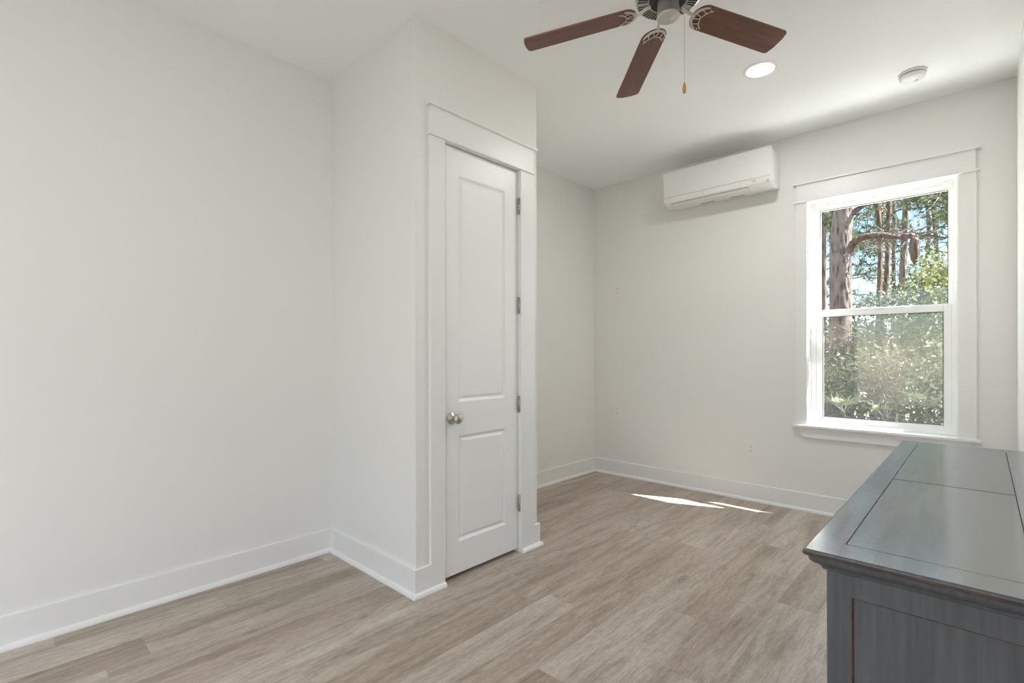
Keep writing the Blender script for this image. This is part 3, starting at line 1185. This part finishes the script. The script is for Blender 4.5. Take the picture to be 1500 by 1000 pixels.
def leaf_quad(mb, c, size, asp=0.5, flat=0.0):
    d = rv().normalized()
    if flat:
        d.z *= (1 - flat)
        d.normalize()
    n = d.cross(rv()).normalized()
    mb.add([c - d * size * 0.5, c + n * size * asp * 0.5, c + d * size * 0.5, c - n * size * asp * 0.5], [(0, 1, 2, 3)])


def blob_leaves(mb, c, r, n, size, asp=0.5, shell=0.55):
    c = Vector(c)
    for _ in range(n):
        d = rv().normalized() * (shell + (1 - shell) * rnd.random())
        leaf_quad(mb, c + Vector((d.x * r[0], d.y * r[1], d.z * r[2])), size * rnd.uniform(0.6, 1.35), asp)


def needle_tuft(mb, c, axis, n, L, w):
    for _ in range(n):
        d = (axis * 0.8 + rv(0.6)).normalized()
        s = d.cross(rv()).normalized() * w
        b = c + axis * rnd.uniform(-0.05, 0.05)
        mb.add([b - s, b + s, b + d * L * rnd.uniform(0.7, 1.1)], [(0, 1, 2)])


def jag(p0, p1, n, amp):
    p0, p1 = Vector(p0), Vector(p1)
    out = []
    for i in range(n + 1):
        t = i / n
        out.append(p0.lerp(p1, t) + (rv(amp) if 0 < i else Vector()))
    return out


def pine(name, pts, rad, label, bark, branch_z, n_br, br_len, tuft_n=14, group=None, L=0.17, w=0.010, dirs=None, side=None):
    """pts: trunk axis, rad: radii"""
    base_ = empty(name, (pts[0][0], pts[0][1], GZ))
    tag(base_, label, 'tree', group)
    m = MB()
    m.tube(pts, rad, 16)
    m.build('trunk', bark, base_)
    fo = MB()
    tp = [Vector(p) for p in pts]

    def at_z(z):
        for a, b in zip(tp, tp[1:]):
            if a.z <= z <= b.z:
                return a.lerp(b, (z - a.z) / (b.z - a.z))
        return tp[-1]
    for i in range(n_br):
        br = MB()
        z = rnd.uniform(*branch_z)
        p = at_z(z)
        if side is not None:
            an = rnd.gauss(side[0], side[1])
        else:
            an = rnd.uniform(0, 2 * pi)
        d = Vector((cos(an), sin(an), rnd.uniform(-0.15, 0.45))).normalized()
        ln = br_len * rnd.uniform(0.5, 1.1)
        path = jag(p, p + d * ln, 7, 0.05 * ln / 1.5)
        br.tube(path, [0.030 * (1 - 0.8 * k / 7) * ln / 2 + 0.004 for k in range(8)], 5)
        for k in range(2, 8):
            for s in range(3):
                dd = (d + rv(0.55)).normalized()
                e = path[k] + dd * rnd.uniform(0.25, 0.6) * ln / 2
                br.tube([path[k], path[k].lerp(e, 0.5) + rv(0.02), e], [0.006, 0.005, 0.003], 4, cap=False)
                needle_tuft(fo, e, dd, tuft_n, L, w)
                needle_tuft(fo, path[k].lerp(e, 0.6), dd, tuft_n // 2, L, w)
        br.build('branch', bark, base_)
    if fo.v:
        fo.build('needles', M_needle, base_)
    return base_


# the big pine with the crooked limb
tA = empty('crooked_limb_pine', (-1.80, 10.5, GZ))
tag(tA, 'thick rough-barked pine nearest the window with a crooked limb reaching right', 'tree')
m = MB()
m.tube([(-1.86, 10.5, GZ), (-1.88, 10.5, 0.5), (-1.85, 10.5, 1.4), (-1.845, 10.5, 2.1), (-1.85, 10.5, 2.95), (-1.83, 10.5, 3.3), (-1.79, 10.5, 3.8), (-1.76, 10.5, 5.5)],
       [0.21, 0.185, 0.175, 0.17, 0.165, 0.158, 0.150, 0.14], 24)
m.build('trunk', M_bark, tA)
m = MB()
m.tube([(-1.80, 10.5, 2.66), (-1.75, 10.5, 2.88), (-1.65, 10.46, 3.07), (-1.54, 10.42, 3.13), (-1.36, 10.40, 3.15), (-1.17, 10.38, 3.11), (-1.00, 10.36, 3.05), (-0.86, 10.36, 3.06), (-0.77, 10.36, 3.02)],
       [0.085, 0.075, 0.060, 0.052, 0.050, 0.046, 0.042, 0.045, 0.030], 14)
m.build('crooked_limb', M_bark2, tA)
m = MB()
m.tube([(-0.815, 10.36, 3.03), (-0.80, 10.35, 2.93), (-0.805, 10.35, 2.80), (-0.80, 10.36, 2.66), (-0.795, 10.36, 2.56)], [0.035, 0.070, 0.075, 0.055, 0.012], 12)
m.build('broken_limb_end', M_bark2, tA)
m = MB()
m.tube([(-1.80, 10.5, 3.46), (-1.65, 10.48, 3.61), (-1.45, 10.45, 3.73), (-1.15, 10.4, 3.90)], [0.055, 0.048, 0.044, 0.040], 10)
m.build('upper_limb', M_bark2, tA)
m = MB()
for i in range(80):
    t = rnd.random()
    p = Vector((-1.70, 10.5, 3.0)).lerp(Vector((-0.8, 10.36, 3.05)), t) + Vector((0, 0, rnd.uniform(-0.05, 0.05)))
    q = p + Vector((rnd.gauss(0.1, 0.30), rnd.gauss(0, 0.25), rnd.gauss(-0.05, 0.42)))
    m.tube(jag(p, q, 4, 0.02), [0.006, 0.005, 0.004, 0.003, 0.002], 4, cap=False)
m.build('twigs', M_twig, tA)

pine('pine_tree', [(-1.44, 15, GZ), (-1.42, 15, 1.1), (-1.40, 15, 2.23), (-1.38, 15, 3.04), (-1.34, 15, 4.0), (-1.31, 15, 4.81), (-1.25, 15, 7.5)],
     [0.10, 0.085, 0.080, 0.075, 0.070, 0.068, 0.06],
     'slender dark pine trunk right of centre, crossing behind the crooked limb', M_bark, (3.6, 7.0), 9, 1.6, group='pines behind the big pine')
pine('pine_tree', [(-2.26, 18, GZ), (-2.24, 18, 1.48), (-2.22, 18, 2.48), (-2.19, 18, 3.47), (-2.17, 18, 4.47), (-2.24, 18, 5.48), (-2.3, 18, 8.5)],
     [0.075, 0.068, 0.065, 0.062, 0.060, 0.055, 0.045],
     'pine trunk just right of the big pine, seen under the crooked limb', M_bark2, (3.9, 8.0), 9, 1.8, group='pines behind the big pine')
pine('pine_tree', [(-2.15, 17, GZ), (-2.05, 17, 1.84), (-1.96, 17, 2.4), (-1.91, 17, 3.33), (-1.88, 17, 4.26), (-1.87, 17, 5.19), (-1.85, 17, 8)],
     [0.08, 0.075, 0.07, 0.065, 0.06, 0.055, 0.045],
     'middle one of the three thin pine trunks, leaning left at its foot', M_bark2, (4.2, 7.5), 7, 1.6, group='pines behind the big pine')
pine('pine_tree', [(-3.22, 16, GZ), (-3.2, 16, 2.34), (-3.2, 16, 3.3), (-3.2, 16, 5.2), (-3.2, 16, 8)],
     [0.07, 0.06, 0.058, 0.055, 0.045],
     'thin dark pine trunk at the left edge of the window pane', M_bark, (2.6, 6.5), 9, 1.3, group='pines behind the big pine')
pine('pine_tree', [(0.35, 13, GZ), (0.3, 13, 2.5), (0.2, 13, 4.5), (0.2, 13, 7)],
     [0.12, 0.11, 0.10, 0.08],
     'pine whose dry sunlit branches reach in from the right of the window', M_bark2, (3.1, 5.2), 12, 2.0, group='pines behind the big pine', side=(pi, 0.5))
# farther trees
for i, (x, y, r_, zz) in enumerate([(-6.5, 27, 0.10, 4), (-5.4, 30, 0.11, 4.5), (-4.4, 26, 0.09, 4.2), (-3.6, 31, 0.10, 4.6), (-2.9, 27, 0.08, 4.0), (-2.1, 30, 0.10, 4.6), (-1.3, 28, 0.09, 4.2), (-0.3, 31, 0.15, 4.6), (-7.8, 32, 0.15, 4), (0.9, 29, 0.15, 4)]):
    pine('distant_pine', [(x, y, GZ), (x + rnd.uniform(-.2, .2), y, 3.5), (x + rnd.uniform(-.3, .3), y, 7), (x, y, 12)], [r_, r_ * .9, r_ * .8, r_ * .5],
         'far thin pine in the sparse woods beyond the shrubs', M_bark2, (3.0, 11.0), 10, 2.4, tuft_n=6, group='far pines in the woods', L=0.34, w=0.022)

# shrubs
def shrub(name, c, r, n, size, matl, label, group=None, asp=0.5, stems=9, shell=0.4, cat='shrub'):
    root = empty(name, (c[0], c[1], GZ))
    tag(root, label, cat, group)
    m = MB()
    for _ in range(stems):
        d = rv()
        tip = Vector(c) + Vector((d.x * r[0] * 0.4, d.y * r[1] * 0.4, abs(d.z) * r[2] * 0.5))
        m.tube(jag((c[0] + rnd.gauss(0, 0.06), c[1] + rnd.gauss(0, 0.06), GZ), tip, 5, 0.05), [0.014, 0.012, 0.010, 0.008, 0.006, 0.004], 5, cap=False)
    m.build('stems', M_twig, root)
    m = MB()
    blob_leaves(m, c, r, n, size, asp, shell)
    m.build('foliage', matl, root)
    return root


GL = 'leafy shrubs behind the window'
shrub('leafy_shrub', (-0.45, 9.6, 1.55), (0.55, 0.7, 1.15), 5200, 0.075, M_leaf2, 'tall yellow-green sunlit shrub filling the right of the window', GL)
shrub('leafy_shrub', (-1.20, 11.6, 1.35), (0.75, 0.7, 1.15), 3600, 0.08, M_leaf, 'mid-green shrub in the centre behind the crooked limb', GL)
shrub('leafy_shrub', (-2.25, 12.2, 1.1), (0.75, 0.7, 1.0), 3200, 0.085, M_leaf, 'green shrub right behind the foot of the big pine', GL)
shrub('leafy_shrub', (-1.15, 8.3, 0.38), (0.66, 0.5, 0.90), 4800, 0.07, M_leaf, 'low dark green shrub across the middle of the lower pane', GL)
shrub('leafy_shrub', (-0.35, 7.6, 0.38), (0.42, 0.4, 0.95), 3600, 0.07, M_leaf, 'green shrub low at the right of the lower pane', GL)
shrub('leafy_shrub', (-1.80, 8.6, 0.28), (0.52, 0.4, 0.85), 3800, 0.065, M_leaf, 'green shrub low at the left of the lower pane', GL)
shrub('dry_shrub', (-1.55, 9.4, 1.15), (0.50, 0.35, 0.50), 2600, 0.060, M_leaf3, 'pale dry tangled shrub at the foot of the big pine', 'dry shrubs', asp=0.22, shell=0.2)
shrub('dry_shrub', (-2.15, 9.2, 0.75), (0.45, 0.35, 0.60), 2200, 0.060, M_leaf3, 'reddish dry brush left of the big pine trunk', 'dry shrubs', asp=0.2, shell=0.2)
shrub('dry_shrub', (-0.85, 7.9, 0.85), (0.42, 0.35, 0.45), 2200, 0.055, M_leaf3, 'greyish dry brush in the middle of the lower pane', 'dry shrubs', asp=0.2, shell=0.2)
shrub('dry_shrub', (-0.62, 12.5, 2.75), (0.55, 0.4, 0.45), 900, 0.11, M_leaf3, 'bare pinkish twiggy bush below the broken limb end', 'dry shrubs', asp=0.10, shell=0.1)
# far undergrowth
for i in range(12):
    x = -9.5 + i * 1.15
    y = 19 + (i % 3) * 1.7
    shrub('far_shrub', (x, y, 0.75 + 0.25 * (i % 2)), (0.95, 0.9, 1.35), 1500, 0.15, (M_leaf, M_leaf3, M_leaf)[i % 3],
          'far undergrowth bush at the edge of the woods', 'far undergrowth', stems=5, shell=0.3)


def palmetto(c, n, L, label, yaw=0):
    root = empty('palmetto', (c[0], c[1], GZ))
    tag(root, label, 'palmetto', 'palmettos in the undergrowth')
    m, s = MB(), MB()
    for k in range(n):
        a = 2 * pi * k / n + rnd.uniform(-.3, .3)
        d = Vector((cos(a) * 0.7, sin(a) * 0.7, rnd.uniform(0.5, 1.0))).normalized()
        hub = Vector(c) + d * L * 0.8
        s.tube([(c[0], c[1], GZ), Vector(c), hub], [0.008, 0.007, 0.004], 5, cap=False)
        sd_ = d.cross(Vector((0, 0, 1))).normalized()
        for j in range(-6, 7):
            b = j / 6 * 1.15
            dd = (d * cos(b) + sd_ * sin(b) + Vector((0, 0, -0.1))).normalized()
            wv = dd.cross(d.cross(sd_)).normalized() * 0.007
            tip = hub + dd * L * rnd.uniform(0.7, 1.0)
            mid = hub.lerp(tip, 0.5)
            m.add([hub, mid + wv, tip + rv(0.03), mid - wv], [(0, 1, 2, 3)])
    s.build('stalks', M_twig, root)
    m.build('fronds', M_palm, root)


palmetto((-0.46, 7.3, 0.52), 7, 0.20, 'palmetto with pale sunlit fronds low at the right of the lower pane')
palmetto((-1.24, 7.3, 0.40), 7, 0.19, 'palmetto with yellowing fronds left of centre in the lower pane')
palmetto((-0.85, 7.2, 0.40), 6, 0.15, 'small yellow-green palmetto low in the middle of the lower pane')

m = MB()
for _ in range(9000):
    x = rnd.uniform(-3.4, 1.2)
    y = rnd.uniform(6.0, 10.5)
    h_ = rnd.uniform(0.25, 0.95)
    b = Vector((x, y, GZ))
    t = b + Vector((rnd.gauss(0, 0.16), rnd.gauss(0, 0.16), h_))
    s = Vector((rnd.uniform(-1, 1), rnd.uniform(-1, 1), 0)).normalized() * rnd.uniform(0.004, 0.009)
    m.add([b - s, b + s, b.lerp(t, 0.6) + s * 0.8, t, b.lerp(t, 0.6) - s * 0.8], [(0, 1, 2, 3, 4)])
g_ = m.build('undergrowth_grass', M_grass)
tag(g_, 'tall dry grass and undergrowth covering the ground outside the window', 'grass')
g_['kind'] = 'stuff'
